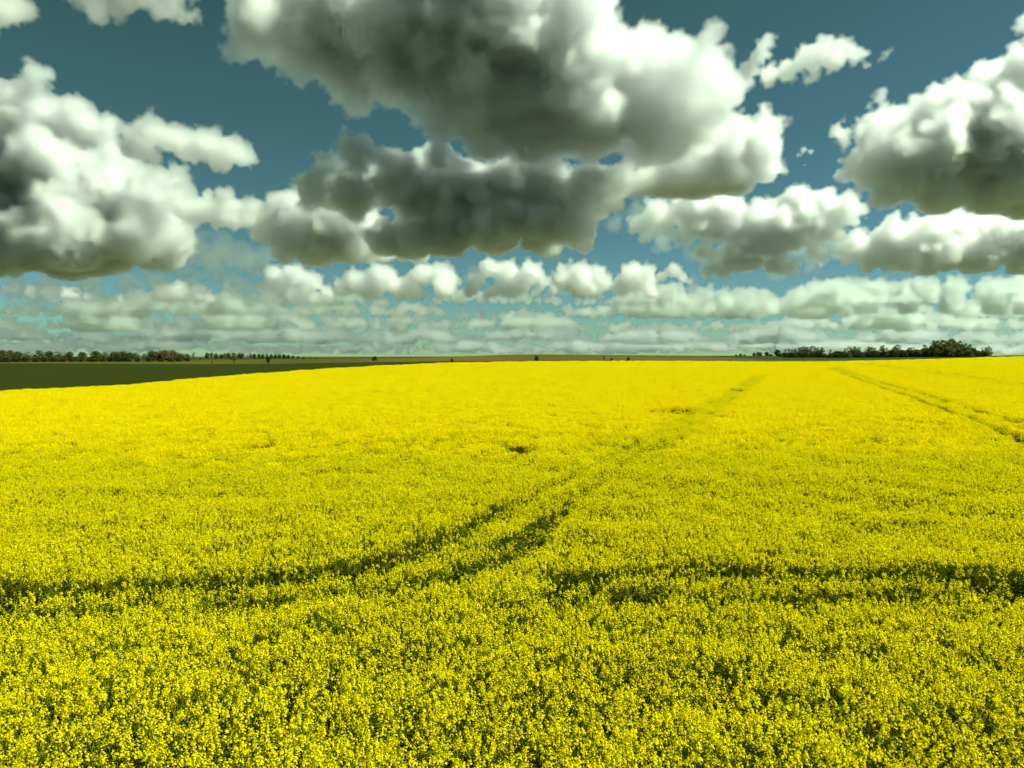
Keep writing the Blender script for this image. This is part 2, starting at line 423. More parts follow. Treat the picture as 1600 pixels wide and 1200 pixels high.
# ------------------------------------------------------------------ trees, shrubs, mast, hut, bird
M_BARK = leafy('bark', (0.09, 0.075, 0.045), (0.14, 0.115, 0.07), trans=0.0)
M_TWIG = leafy('twigs', (0.075, 0.065, 0.042), (0.11, 0.095, 0.06), trans=0.0)
M_CROWN = leafy('tree_leaves', (0.085, 0.10, 0.026), (0.15, 0.155, 0.042), trans=0.45)
M_CROWN_B = leafy('tree_leaves_brownish', (0.12, 0.10, 0.035), (0.18, 0.15, 0.055), trans=0.45)
M_DARK = leafy('evergreen_leaves', (0.04, 0.055, 0.014), (0.07, 0.085, 0.02), trans=0.35)

def limb(b, p, q, r0, r1, n=5):
    d = (q - p).normalized(); u = d.orthogonal().normalized(); w = d.cross(u); s = len(b.v)
    for k in range(n):
        a = k * 6.283 / n; e = u * math.cos(a) + w * math.sin(a); b.v += [p + e * r0, q + e * r1]
    for k in range(n):
        k2 = (k + 1) % n; b.f.append((s + 2 * k, s + 2 * k2, s + 2 * k2 + 1, s + 2 * k + 1)); b.m.append(0)

def tree_meshes(seed, shape, nleaf, leaf, cmat, bark=None):
    """unit tree: height 1, crown width about `shape[0]`; returns (trunk mesh, crown mesh)"""
    r = random.Random(seed); wd, c0, lobes, gap = shape
    tb, cb = Bag(), Bag()
    P = [Vector((0, 0, -.03))]
    for k in range(4): P.append(P[-1] + Vector((r.uniform(-.012, .012), r.uniform(-.012, .012), .2)))
    for k in range(4): limb(tb, P[k], P[k + 1], .020 * (1 - k * .2), .020 * (1 - (k + 1) * .2))
    L_ = []
    for k in range(lobes):
        a = k * 2.4 + r.uniform(-.4, .4); f = (k + .5) / lobes
        z = c0 + (1 - c0) * (f * .86 + r.uniform(-.05, .07)); ra = wd * .5 * math.sin(math.pi * min(.94, .18 + .72 * f)) * r.uniform(.5, 1.0)
        c = Vector((math.cos(a) * ra * .75, math.sin(a) * ra * .75, z)); s = wd * r.uniform(.17, .30)
        s = min(s, (1.0 - z) * 1.15 + .03)
        L_.append((c, s)); st = P[min(4, max(1, int(z * 4)))] - Vector((0, 0, .1)); limb(tb, st, c, .008, .002, 4)
        for q in range(3): limb(tb, c - (c - st) * .4, c + rvec(r) * s * .9, .0035, .001, 3)
    for k in range(nleaf):
        c, s = L_[r.randrange(len(L_))]; d = rvec(r); rr = s * (r.random() ** .45)
        p = c + Vector((d.x, d.y, d.z * .85)) * rr
        if r.random() < gap and d.z < .2: continue
        nr = (d + rvec(r) * .8).normalized(); u = nr.orthogonal().normalized(); w = nr.cross(u); an = r.uniform(0, 1.57)
        u, w = u * math.cos(an) + w * math.sin(an), w * math.cos(an) - u * math.sin(an)
        z = leaf * r.uniform(.6, 1.3); cb.quad(p, u * z, w * z * .7, 0)
    return tb.done('trunk', (bark or M_BARK,)), cb.done('crown', (cmat,))

def bare_meshes(seed):
    """slender tree hardly in leaf: many fine upright branches and a thin veil of young leaves"""
    r = random.Random(seed); tb, cb = Bag(), Bag()
    P = [Vector((0, 0, -.03))]
    for k in range(5): P.append(P[-1] + Vector((r.uniform(-.015, .015), r.uniform(-.015, .015), .19)))
    for k in range(5): limb(tb, P[k], P[k + 1], .016 * (1 - k * .17), .016 * (1 - (k + 1) * .17))
    for k in range(26):
        f = r.uniform(.3, .95); s = P[0] + (P[5] - P[0]) * f; a = r.uniform(0, 6.283); ln = r.uniform(.10, .24) * (1.15 - f * .6)
        e = s + Vector((math.cos(a) * ln * .6, math.sin(a) * ln * .6, ln)); limb(tb, s, e, .0055, .0015, 3)
        for q in range(4):
            e2 = e + Vector((r.uniform(-.5, .5), r.uniform(-.5, .5), r.uniform(.2, 1))) * ln * .5; limb(tb, s + (e - s) * r.uniform(.4, 1), e2, .0028, .0008, 3)
            for z in range(4):
                d = rvec(r); cb.quad(e2 + d * .02, d.orthogonal().normalized() * .009, d.cross(d.orthogonal()).normalized() * .012, 0)
    return tb.done('trunk', (M_TWIG,)), cb.done('crown', (M_CROWN_B,))

KIND = {
    'round': [tree_meshes(11 + i, (.9, .16, 18, .12), 1300, .036, M_CROWN) for i in range(4)],
    'brown': [tree_meshes(31 + i, (.95, .16, 18, .15), 1300, .036, M_CROWN_B) for i in range(3)],
    'tall': [tree_meshes(41 + i, (.5, .24, 13, .4), 640, .026, M_CROWN) for i in range(4)],
    'bare': [bare_meshes(51 + i) for i in range(4)],
    'bush': [tree_meshes(61 + i, (1.25, .10, 13, .05), 800, .055, M_DARK) for i in range(3)],
    'dark': [tree_meshes(71 + i, (.85, .08, 15, .05), 1000, .038, M_DARK) for i in range(2)],
    'open': [tree_meshes(81 + i, (.75, .34, 10, .5), 420, .034, M_CROWN) for i in range(2)],
}
TN = [0]
def tree(px, top, Y, kind, label, cat='tree', base=None, wide=1.0, group=None):
    """a tree whose crown top shows at photo row `top`, rooted in the ground at forward distance Y"""
    x = (px - 800) / F * Y
    z = float(far_ground(x, Y)) if base is None else zrow(base, Y)
    h = zrow(top, Y) - z
    k = TN[0]; TN[0] += 1
    tr, cr = KIND[kind][k % len(KIND[kind])]
    e = bpy.data.objects.new('bush' if cat == 'bush' else 'tree', None); COL.objects.link(e); e.location = (x, Y, z)
    e.rotation_euler.z = (k * 2.399) % 6.283; e.scale = (h * wide, h * wide, h); e.empty_display_size = .2
    for nm, m in (('trunk', tr), ('crown', cr)):
        o = bpy.data.objects.new(nm, m); COL.objects.link(o); o.parent = e
    tag(e, label, cat, group); return e

ORD = ['first', 'second', 'third', 'fourth', 'fifth', 'sixth', 'seventh', 'eighth', 'ninth', 'tenth', 'eleventh', 'twelfth', 'thirteenth', 'fourteenth', 'fifteenth', 'sixteenth',
       'seventeenth', 'eighteenth', 'nineteenth', 'twentieth']
ORD += ['twenty-' + o for o in ORD[:9]] + ['thirtieth'] + ['thirty-' + o for o in ORD[:9]]
ORD = ORD + ['fortieth'] + ['forty-' + o for o in ORD[:9]]

# windbreak row on the left: (px, top row, kind, width factor)
ROW = [(-24,548,'round',1.0),(-8,549,'round',1),(4,546.5,'round',.9),(15,547,'brown',.95),(29,549.5,'round',1.1),(43,550,'tall',1.3),(51,551,'bare',1.2),(62,547.2,'tall',1.5),(77,548.6,'round',1.0),
       (92,549.3,'tall',1.5),(101,550,'bare',1.2),(109,548.8,'round',.8),(119,557.5,'bush',.8),(129,550,'round',.9),(140,558,'bush',.8),(151,548.2,'round',1.0),(164,550,'tall',1.5),
       (180,549.5,'round',1.0),(192,548.8,'round',1.15),(203,550,'round',.9),(213,550,'tall',1.4),(226,552,'open',.9),(239,547.4,'round',1.0),(255,546.6,'brown',1.0),(269,547.2,'brown',1.1),
       (282,552,'brown',1.1),(292,552.5,'brown',1.0),(302,551.2,'bare',1.6)]
for i, (px, top, kd, wd) in enumerate([q for q in ROW]):
    look = {'round': 'green round-crowned tree', 'brown': 'brownish budding tree', 'tall': 'narrow green tree', 'bare': 'thin half-bare tree', 'bush': 'low dark shrub', 'open': 'sparse open-crowned tree'}[kd]
    if px < -15: continue
    n = len([q for q in ROW if -15 <= q[0] <= px])
    tree(px, top, 560 + (i * 37 % 23) - 10, kd, '%s, %s from the left edge in the far left windbreak' % (look, ORD[n - 1]), cat='tree' if kd != 'bush' else 'bush', wide=wd * 1.35, group='windbreak trees on the far left')
HEDGE = [(-4,560,1.5),(10,559,1.5),(26,558,1.6),(41,559,1.5),(56,560,1.5),(70,559.5,1.5),(84,560,1.5),(99,560.5,1.5),(113,561,1.4),(128,560.5,1.4),(148,559.5,1.4),(160,560.5,1.4),(172,558.5,1.3),(186,556,1.2),(198,557,1.2),
         (216,560,1.4),(232,559.5,1.4),(250,559.5,1.3),(266,559,1.3),(280,559.5,1.3),(294,559.8,1.3)]
for i, (px, top, wd) in enumerate(HEDGE):
    tree(px, top - 1.2, 545 + (i * 13 % 9), 'bush', 'dark shrub at the foot of the left windbreak, %s from the left edge' % ORD[i], 'bush', wide=wd, group='shrubs under the left windbreak')
# second row, further off
ROW2 = [(324,551,'round',.8),(331,550.6,'tall',1.4),(338,552,'round',.9),(346,553,'brown',.9),(352,551.2,'tall',1.5),(358,551,'round',.8),(366,552,'tall',1.5),(374,551.6,'round',.8),(379,552,'round',.8),(387,553.5,'bare',1.6),
        (392,552,'tall',1.5),(398,552.4,'round',.8),(405,552.6,'round',.8),(411,553,'round',.8),(417,552,'tall',1.2),(424,553.2,'round',.9),(431,553.6,'round',.9),(437,553,'round',.9),(444,553.2,'round',1),(451,554.2,'round',1),(458,555.4,'round',1.2),
        (466,556.4,'round',1.3),(475,557.2,'round',1.4),(485,558,'bush',.9),(494,558.5,'bush',.9)]
for i, (px, top, kd, wd) in enumerate(ROW2):
    tree(px, top, 830 + (i * 29 % 31), kd, 'small distant tree, %s from the left in the second row right of the gap' % ORD[i], wide=wd * 1.15, group='second windbreak row')
for px, top, base, Y, kd, wd, lab, cat in [
    (271,561.5,568.6,452,'open',.75,'tiny lone tree before the brown strip under the left windbreak','tree'),
    (313,559.5,562.6,640,'bush',.8,'tiny bush in the gap between the two tree rows','bush'),
    (331.5,563.8,568.8,452,'open',1.1,'low crooked shrub on the edge of the green field left of the multi-stemmed tree','bush'),
    (365.5,550.5,569.0,455,'open',1.0,'multi-stemmed tree standing alone at the edge of the green field','tree'),
    (419.5,556.0,567.5,470,'dark',.75,'small dark lopsided tree alone before the second tree row','tree'),
    (585.5,556.5,564.8,560,'dark',1.35,'wide dark bush alone on the brown field left of the middle','bush'),
    (706,560.2,565.0,480,'bush',.9,'small brown bush just above the yellow field left of the middle','bush'),
    (838.5,555.6,564.2,420,'dark',1.15,'solid dark bush at the yellow field edge in the middle of the horizon','bush'),
    (944,555.4,563.6,470,'tall',.8,'thin small tree on the brown field right of the dark bush','tree'),
    (955.5,559.4,563.5,440,'bush',.7,'tiny low bush between the thin tree and the darker bush right of it','bush'),
    (981.5,557.8,563.5,440,'dark',1.1,'small dark bush furthest right on the brown rise','bush')]:
    tree(px, top, Y, kd, lab, cat, base=base, wide=wd)
for i, (px, top, w) in enumerate([(566,558.4,2.2),(574,558.6,2.2),(583,557.8,2.2),(591,558,2),(599,557.6,1.7),(607,558.8,2.2),(617,558.6,2.2),(624,558.8,2.2),(652,557.4,2.0),(658,557.2,1.8),(661.5,557,1.3),(730,556.3,1.6),(736,556.2,1.2)]):
    tree(px, top, 1700, 'bush', 'speck-like far tree on the horizon left of the middle, %s from the left' % ORD[i], base=560.2, wide=w, group='far horizon trees')
# wood on the right
for i, (px, top, kd, wd) in enumerate([(1150,554,'bush',1.5),(1157,552.6,'dark',1.6),(1163,553.6,'bush',1.0),(1178,551,'round',1.3),(1184,549.4,'dark',1.0),(1188,550,'dark',1.0),(1198,549.2,'dark',1.2),(1204,553,'bush',1.6)]):
    tree(px, top, 690, kd, 'small dark tree left of the right-hand wood, %s from the left' % ORD[i], wide=wd, base=556.6, group='outlying trees left of the wood')
tree(1215, 545.6, 640, 'dark', 'dense dark rounded tree at the left end of the wood beside the mast', wide=1.15, base=557.0)
WOOD = [(1227,546,'bare'),(1231,545,'bare'),(1237,546,'bare'),(1242,544.5,'tall'),(1247,543,'bare'),(1251,542,'tall'),(1256,540.8,'tall'),(1261,541.5,'tall'),(1267,540.2,'tall'),(1271,541,'bare'),(1277,542,'tall'),(1284,542,'tall'),
        (1297,546,'bare'),(1306,548,'bare'),(1320,544,'bare'),(1325,541,'bare'),(1329,542,'bare'),(1335,540.6,'tall'),(1341,542,'tall'),(1352,543,'bare'),(1357,542,'bare'),(1360,541.4,'open'),(1366,543,'bare'),
        (1378,538.8,'tall'),(1385,543.5,'bare'),(1396,541,'tall'),(1400,538.2,'tall'),(1405,540,'bare'),(1422,542,'open'),(1431,545,'open'),(1445,538,'tall'),(1453,542,'open'),(1459,531.5,'tall'),(1464,531,'tall'),(1470,530.5,'tall'),
        (1477,531.5,'tall'),(1482,530.5,'tall'),(1486,528,'tall'),(1491,531,'tall'),(1497,532,'tall'),(1501,537,'bare'),(1508,535.5,'tall'),(1514,537,'tall'),(1521,542,'bare'),(1535,544.5,'bare'),(1540,542,'tall'),(1545,540.5,'bare'),(1549,543,'bare')]
for i, (px, top, kd) in enumerate(WOOD):
    look = {'bare': 'thin half-bare tree', 'tall': 'slender green tree', 'open': 'sparse open-crowned tree'}[kd]
    tree(px, top, 575 + (i * 17 % 29), kd, '%s rising from the right-hand wood, %s from its left end' % (look, ORD[i]), wide=1.05 if kd == 'tall' else 1.2, base=560.5, group='trees of the wood on the right')
r = random.Random(5)
for i in range(34):
    px = 1288 + i * 7.7 + r.uniform(-2, 2)
    top = np.interp(px, [1288, 1300, 1330, 1400, 1440, 1460, 1500, 1520, 1552], [552, 551, 550, 547.5, 545, 541, 544, 546.5, 550]) + r.uniform(-2, .8)
    tree(px, top, 560 + r.uniform(-6, 30), r.choice(('dark', 'bush', 'dark', 'round')), 'dark undergrowth shrub along the foot of the right-hand wood, %s from its left end' % ORD[i], 'bush',
         wide=1.25, base=561.5, group='undergrowth of the wood on the right')
for i, px in enumerate((1226, 1236, 1247, 1258, 1269, 1279)):
    tree(px, 550.5, 600, 'bush', 'low dark shrub below the slender trees at the wood\'s left end, %s from the left' % ORD[i], 'bush', wide=1.6, base=559.2, group='shrubs at the left end of the wood')

# radio mast behind the wood's left end
M_STEEL = bpy.data.materials.new('galvanised_steel'); M_STEEL.use_nodes = True
bs = M_STEEL.node_tree.nodes['Principled BSDF']; bs.inputs['Base Color'].default_value = (.28, .29, .28, 1); bs.inputs['Metallic'].default_value = .6; bs.inputs['Roughness'].default_value = .5
mx = at(1210.5, 556.6, 900); top = zrow(536.5, 900) - mx.z
e = bpy.data.objects.new('radio_mast', None); COL.objects.link(e); e.location = mx
tag(e, 'thin lattice radio mast rising behind the dark rounded tree', 'mast')
cn = [Vector((math.cos(a) * .7, math.sin(a) * .7, 0)) for a in (0.3, 2.39, 4.49)]
for c in cn:
    b = Bag(); limb(b, c, c * .25 + Vector((0, 0, top * .86)), .11, .08, 6); link('leg', b.done('leg', (M_STEEL,)), parent=e)
b = Bag()
for k in range(12):
    f0, f1 = k / 12, (k + 1) / 12
    for i in range(3):
        p = cn[i] * (1 - .75 * f0) + Vector((0, 0, top * .86 * f0)); q = cn[(i + 1) % 3] * (1 - .75 * f1) + Vector((0, 0, top * .86 * f1)); limb(b, p, q, .04, .04, 4)
link('bracing', b.done('bracing', (M_STEEL,)), parent=e)
b = Bag(); limb(b, Vector((0, 0, top * .84)), Vector((0, 0, top)), .09, .05, 6); link('antenna', b.done('antenna', (M_STEEL,)), parent=e)

# small white hut among the windbreak trees
M_WALL = earthy('white_render', (.62, .62, .58), (.72, .72, .68), 1.0); M_TILE = earthy('roof_tiles', (.16, .10, .07), (.22, .14, .10), 2.0)
hp = at(248.8, 563.9, 590); hp.z = float(far_ground(hp.x, 590))
e = bpy.data.objects.new('small_house', None); COL.objects.link(e); e.location = hp; e.rotation_euler.z = .3
tag(e, 'tiny white house showing between the trunks of the left windbreak', 'house')
hx, hy, hz = 1.25, 1.6, 2.0
V = [(-hx,-hy,-.3),(hx,-hy,-.3),(hx,hy,-.3),(-hx,hy,-.3),(-hx,-hy,hz),(hx,-hy,hz),(hx,hy,hz),(-hx,hy,hz),(0,-hy,hz+.9),(0,hy,hz+.9)]
link('wall', mesh('wall', V, [(0,1,5,8,4),(1,2,6,5),(2,3,7,9,6),(3,0,4,7)], (M_WALL,)), parent=e)
V = [];Fc = []
for s in (-1, 1):
    n = len(V); a, c = Vector((0, 0, hz + 1.05)), Vector((s * (hx + .3), 0, hz - .13))
    for p in (a, c):
        for yy in (-hy - .25, hy + .25):
            for dz in (0, .12): V.append((p.x, yy, p.z + dz))
    Fc += [(n+0,n+2,n+6,n+4),(n+1,n+5,n+7,n+3),(n+0,n+4,n+5,n+1),(n+2,n+3,n+7,n+6),(n+4,n+6,n+7,n+5)]
link('roof', mesh('roof', V, Fc, (M_TILE,)), parent=e)
b = Bag(); b.quad(Vector((0, -hy - .03, .75)), Vector((.4, 0, 0)), Vector((0, 0, .95)), 0); link('door', b.done('door', (M_BARK,)), parent=e)

# bird gliding before the low cloud at the right
M_BIRD = leafy('dark_feathers', (.03, .03, .028), (.05, .048, .04), trans=0)
bp_ = at(1405.5, 417, 140)
V, Fc = [], []
sec = [(-.26, .008), (-.2, .05), (-.08, .07), (.06, .065), (.15, .04), (.2, .042), (.24, .03), (.29, .004)]
for yx, rr in sec:
    for k in range(6): a = k * 1.0472; V.append((yx, math.cos(a) * rr, math.sin(a) * rr * .85))
for i in range(len(sec) - 1):
    for k in range(6): Fc.append((i*6+k, i*6+(k+1) % 6, (i+1)*6+(k+1) % 6, (i+1)*6+k))
for s in (-1, 1):
    n = len(V); V += [(.10,s*.04,.03),(-.08,s*.04,.03),(.13,s*.25,.09),(-.05,s*.26,.085),(.05,s*.52,.05),(-.03,s*.50,.05), (.0,s*.04,.045),(.03,s*.25,.105)]
    Fc += [(n,n+2,n+7,n+6),(n+6,n+7,n+3,n+1),(n+2,n+4,n+7),(n+7,n+4,n+5,n+3),(n,n+1,n+3,n+2),(n+2,n+3,n+5,n+4)]
n = len(V); V += [(-.22,-.02,0),(-.22,.02,0),(-.40,-.07,0),(-.40,.07,0),(-.3,0,.012)]; Fc += [(n,n+2,n+4),(n+2,n+3,n+4),(n+3,n+1,n+4),(n+1,n,n+4),(n,n+1,n+3,n+2)]
bird = link('bird', mesh('bird', V, Fc, (M_BIRD,)), loc=bp_); bird.rotation_euler = (.1, 0, 1.35); tag(bird, 'tiny dark bird gliding before the long low cloud at right', 'bird')

# ------------------------------------------------------------------ clouds: closed bodies of scattering droplets
def scatter_material(name, density, aniso, color):
    m = bpy.data.materials.new(name); m.use_nodes = True; t = m.node_tree; t.nodes.clear()
    o = t.nodes.new('ShaderNodeOutputMaterial'); s = t.nodes.new('ShaderNodeVolumePrincipled'); s.inputs['Absorption Color'].default_value = (0, 0, 0, 1)
    s.inputs['Density Attribute'].default_value = 'density'; s.inputs['Temperature Attribute'].default_value = ''; s.inputs['Color'].default_value = (*color, 1); s.inputs['Density'].default_value = density
    s.inputs['Anisotropy'].default_value = aniso
    t.links.new(s.outputs[0], o.inputs['Volume']); return m

def cloud_material(name, density, aniso=0.8, color=(0.991, 0.993, 0.994)):
    """scattering droplets: white, or greyed to imitate haze"""
    return [scatter_material(name + s, density * f, aniso, color) for s, f in (('_body', 1.0),)]

def cloud_tree(name, voxel, size, seed, mats, warp, a1, a2, a3, puffs):
    """grow a cloud on a cluster of puffs: points -> volume -> surface; billowed and frayed, base flattened"""
    g = bpy.data.node_groups.new(name, 'GeometryNodeTree')
    g.interface.new_socket('Geometry', in_out='INPUT', socket_type='NodeSocketGeometry')
    g.interface.new_socket('Geometry', in_out='OUTPUT', socket_type='NodeSocketGeometry')
    N = lambda t: g.nodes.new(t); L = g.links.new
    def M(op, a, b=None, c=None):
        n = N('ShaderNodeMath'); n.operation = op
        for i, v in enumerate((a, b, c)):
            if v is None: continue
            if isinstance(v, (int, float)): n.inputs[i].default_value = v
            else: L(v, n.inputs[i])
        return n.outputs[0]
    def VM(op, a, b=None, scale=None):
        n = N('ShaderNodeVectorMath'); n.operation = op
        for i, v in enumerate((a, b)):
            if v is None: continue
            if isinstance(v, tuple): n.inputs[i].default_value = v
            else: L(v, n.inputs[i])
        if scale is not None:
            if isinstance(scale, (int, float)): n.inputs['Scale'].default_value = scale
            else: L(scale, n.inputs['Scale'])
        return n.outputs[0]
    def noise(vec, length, detail, color=False, rough=.55):
        n = N('ShaderNodeTexNoise'); n.inputs['Scale'].default_value = 1.0 / length; n.inputs['Detail'].default_value = detail; n.inputs['Roughness'].default_value = rough
        L(vec, n.inputs['Vector']); return n.outputs['Color' if color else 'Fac']
    gi, go = N('NodeGroupInput'), N('NodeGroupOutput')
    na = N('GeometryNodeInputNamedAttribute'); na.data_type = 'FLOAT'; na.inputs['Name'].default_value = 'rad'
    mp = N('GeometryNodeMeshToPoints'); oi = N('GeometryNodeObjectInfo'); oi.transform_space = 'ORIGINAL'; oi.inputs['Object'].default_value = puffs
    L(oi.outputs['Geometry'], mp.inputs['Mesh']); L(na.outputs[0], mp.inputs['Radius'])
    pv = N('GeometryNodePointsToVolume'); pv.resolution_mode = 'VOXEL_SIZE'
    L(mp.outputs[0], pv.inputs['Points']); pv.inputs['Voxel Size'].default_value = voxel; L(na.outputs[0], pv.inputs['Radius'])
    vm = N('GeometryNodeVolumeToMesh'); vm.resolution_mode = 'GRID'; L(pv.outputs[0], vm.inputs['Volume']); vm.inputs['Threshold'].default_value = 0.2
    pos = N('GeometryNodeInputPosition').outputs[0]; nor = N('GeometryNodeInputNormal').outputs[0]
    P = VM('ADD', pos, (seed * 17.31 * size, seed * 5.7 * size, seed * 3.3 * size))
    def shift(geo, off):
        s = N('GeometryNodeSetPosition'); L(geo, s.inputs['Geometry']); L(off, s.inputs['Offset']); return s.outputs[0]
    base = shift(vm.outputs[0], VM('SCALE', VM('SUBTRACT', noise(P, size * 1.1, 3, True), (.5, .5, .5)), scale=warp * size))
    crisp = M('MULTIPLY_ADD', noise(P, size * .9, 1), 1.6, .2)          # some flanks are crisp, others smooth
    sz = N('ShaderNodeSeparateXYZ'); L(pos, sz.inputs[0])
    calm = N('ShaderNodeMapRange'); calm.inputs['From Min'].default_value = 0.0; calm.inputs['From Max'].default_value = size * .8; calm.inputs['To Min'].default_value = .35
    L(sz.outputs['Z'], calm.inputs[0]); crisp = M('MULTIPLY', crisp, calm.outputs[0])
    def billow(geo, sc, amp):
        v = N('ShaderNodeTexVoronoi'); v.feature = 'F1'; v.inputs['Scale'].default_value = 1.0 / (size * sc)
        L(VM('ADD', P, VM('SCALE', noise(P, size * sc * .6, 2, True), scale=.5 * size * sc)), v.inputs['Vector'])
        h = M('MULTIPLY', M('MULTIPLY', M('MULTIPLY_ADD', v.outputs['Distance'], -1.0, .48), amp * size * sc), crisp)
        return shift(geo, VM('SCALE', nor, scale=h))
    def rough(geo, length, amp, bias, detail=5):
        h = M('MULTIPLY', M('MULTIPLY', M('ADD', noise(P, length, detail, rough=.76), bias), amp), M('ADD', crisp, .25))
        return shift(geo, VM('SCALE', nor, scale=h))
    def skin(geo, vox, mat):
        sx = N('ShaderNodeSeparateXYZ'); L(pos, sx.inputs[0])
        cx = N('ShaderNodeCombineXYZ'); L(M('MULTIPLY', M('MINIMUM', sx.outputs['Z'], 0.0), -0.75), cx.inputs['Z'])
        f = shift(geo, cx.outputs[0])
        mv = N('GeometryNodeMeshToVolume'); mv.resolution_mode = 'VOXEL_SIZE'; L(f, mv.inputs['Mesh'])
        mv.inputs['Voxel Size'].default_value = vox * 1.15; mv.inputs['Density'].default_value = 1.0; mv.inputs['Interior Band Width'].default_value = min(size * .15, voxel * 2.4)
        sm = N('GeometryNodeSetMaterial'); sm.inputs['Material'].default_value = mat; L(mv.outputs[0], sm.inputs['Geometry']); return sm.outputs[0]
    body = billow(billow(billow(base, .62, a1), .25, a2), .10, a3)
    body = rough(rough(body, size * .34, size * .50, -.5, 8), size * .11, size * .20, -.5, 5)
    j = N('GeometryNodeJoinGeometry')
    L(skin(body, voxel, mats[0]), j.inputs[0])
    L(j.outputs[0], go.inputs[0])
    return g

CLOUD_N = [0]
def cloud(label, Y, base, blobs, mat, vox=1.9, depth=1.0, warp=0.5, amp=(1.1, 0.75, 0.95), sub=4, group=None, seed=None, obj=None):
    """blobs: (px, py, radius px) as seen in the photo, standing at forward distance Y; base: photo row of the flat base"""
    CLOUD_N[0] += 1
    seed = CLOUD_N[0] if seed is None else seed
    rnd = random.Random(seed * 77 + 5)
    k = Y / F
    rmean = sum(b[2] for b in blobs) / len(blobs) * k
    xs = [b[0] for b in blobs]
    o0 = at(sum(xs) / len(xs), base, Y)
    pts, rad = [], []
    for (x, y, r) in blobs:
        c = at(x, y, Y) - o0
        rr = r * k
        dy = rnd.uniform(-1, 1) * rmean * depth
        pts.append((c.x, dy, c.z)); rad.append(rr)
        pts.append((c.x + rnd.uniform(-.3, .3) * rr, -dy * .7, c.z + rnd.uniform(-.3, .1) * rr)); rad.append(rr * .85)
        for q in range(sub):                       # smaller turrets budding on the puff
            a = rnd.uniform(0, 2 * math.pi); e = rnd.uniform(-.3, 1.0)
            d = rr * rnd.uniform(.65, .95)
            pts.append((c.x + d * math.cos(a) * math.cos(e), dy + d * math.sin(a) * math.cos(e), c.z + d * math.sin(e) * .9))
            rad.append(rr * rnd.uniform(.25, .5))
    me = bpy.data.meshes.new('cloud_puffs'); me.from_pydata(pts, [], [])
    a = me.attributes.new('rad', 'FLOAT', 'POINT'); a.data.foreach_set('value', rad)
    puffs = bpy.data.objects.new('cloud_puffs', me)                    # seed points only, never in the scene
    vd = bpy.data.volumes.new('cloud'); vd.materials.append(mat[0])
    o = bpy.data.objects.new('cloud', vd); COL.objects.link(o); o.location = o0
    md = o.modifiers.new('billows', 'NODES')
    md.node_group = cloud_tree('cloud_billows', vox * k * (.8 if vox > 2.1 else .95), rmean * 1.5, seed, mat, warp, *amp, puffs)
    tag(o, label, 'cloud', group)
    return o

M_NEAR = cloud_material('cloud_dense', 0.046)
M_BIG = cloud_material('cloud_large', 0.03)
M_GREY = cloud_material('cloud_grey', 0.055)
M_MID = cloud_material('cloud_mid', 0.04)
M_FAR = cloud_material('cloud_far', 0.032)
M_HAZY = cloud_material('cloud_hazy', 0.0035, color=(0.9, 0.93, 0.92))  # droplet colour greyed here and below to stand in for distance haze
M_HAZY2 = cloud_material('cloud_hazy_upper', 0.016, color=(0.93, 0.95, 0.94))
M_HAZY3 = cloud_material('cloud_hazy_middle', 0.011, color=(0.93, 0.95, 0.94))
M_HAZY4 = cloud_material('cloud_hazy_low', 0.007, color=(0.93, 0.95, 0.94))
M_HAZY5 = cloud_material('cloud_hazy_bank', 0.006, color=(0.93, 0.95, 0.94))

cloud('large grey-bellied cumulus cloud reaching from the top edge over the middle of the sky', 5400, 262,
      [(430,30,70),(520,50,80),(600,60,90),(640,120,55),(700,60,105),(740,150,70),(800,50,115),(820,170,75),(880,60,95),(900,160,90),(940,190,65),
       (980,130,80),(1040,170,70),(1060,150,55),(1090,170,50),(1000,215,42),(1050,215,42),(1110,190,36),(850,215,40),(600,-40,95),(750,-60,115),(880,-40,80),
       (900,30,55),(960,80,42),(1015,120,38),(1070,140,34),(1100,210,34),(760,215,36),(700,185,34)], M_BIG, vox=2.7, depth=0.65)
cloud('bright white cloud lobe behind the right end of the large cloud', 6000, 300,
      [(1190,215,33),(1180,250,42),(1120,260,56),(1050,280,46),(1150,285,36),(1200,265,22),(1000,290,28),(1080,250,46),(1140,230,40),(1090,300,34)], M_MID)
cloud('dark slate grey cloud with a thin bright crest under the large cloud', 5900, 405,
      [(520,265,28),(570,255,30),(620,255,33),(680,250,30),(730,270,33),(640,300,48),(700,310,56),(780,300,56),(850,310,56),(900,300,46),(950,290,32),(980,285,18),
       (770,350,52),(850,350,46),(900,360,33),(700,360,43),(640,370,36),(600,375,28),(500,300,28),(560,310,38),(912,380,16)], M_GREY, vox=2.4, depth=1.5)
cloud('white heaped cloud joined to the left side of the dark grey cloud', 7700, 415,
      [(440,320,24),(470,340,37),(520,350,46),(560,350,42),(500,390,33),(450,380,33),(560,390,28),(400,330,24),(360,320,20),(320,320,23),(280,310,23),(600,390,23),(650,388,25),(340,335,22),(300,330,22),(380,345,20),(420,355,26),(250,300,22),(540,385,30)], M_MID)
cloud('tall pale cumulus at the left edge with a broad dark base', 8200, 430,
      [(30,180,42),(80,200,56),(130,210,46),(-30,200,66),(20,270,76),(110,280,76),(190,290,50),(170,220,28),(220,320,56),(60,360,76),(140,370,66),(230,370,50),(280,370,28),
       (-40,340,86),(0,390,48),(120,400,33),(270,290,28)], M_MID, vox=2.7, depth=1.2)
cloud('small puffy cloud floating right of the tall left cumulus', 6000, 278,
      [(225,215,24),(260,215,26),(290,225,26),(330,225,28),(365,235,26),(390,250,18),(350,250,23),(300,240,18),(240,240,20),(205,235,14)], M_MID)
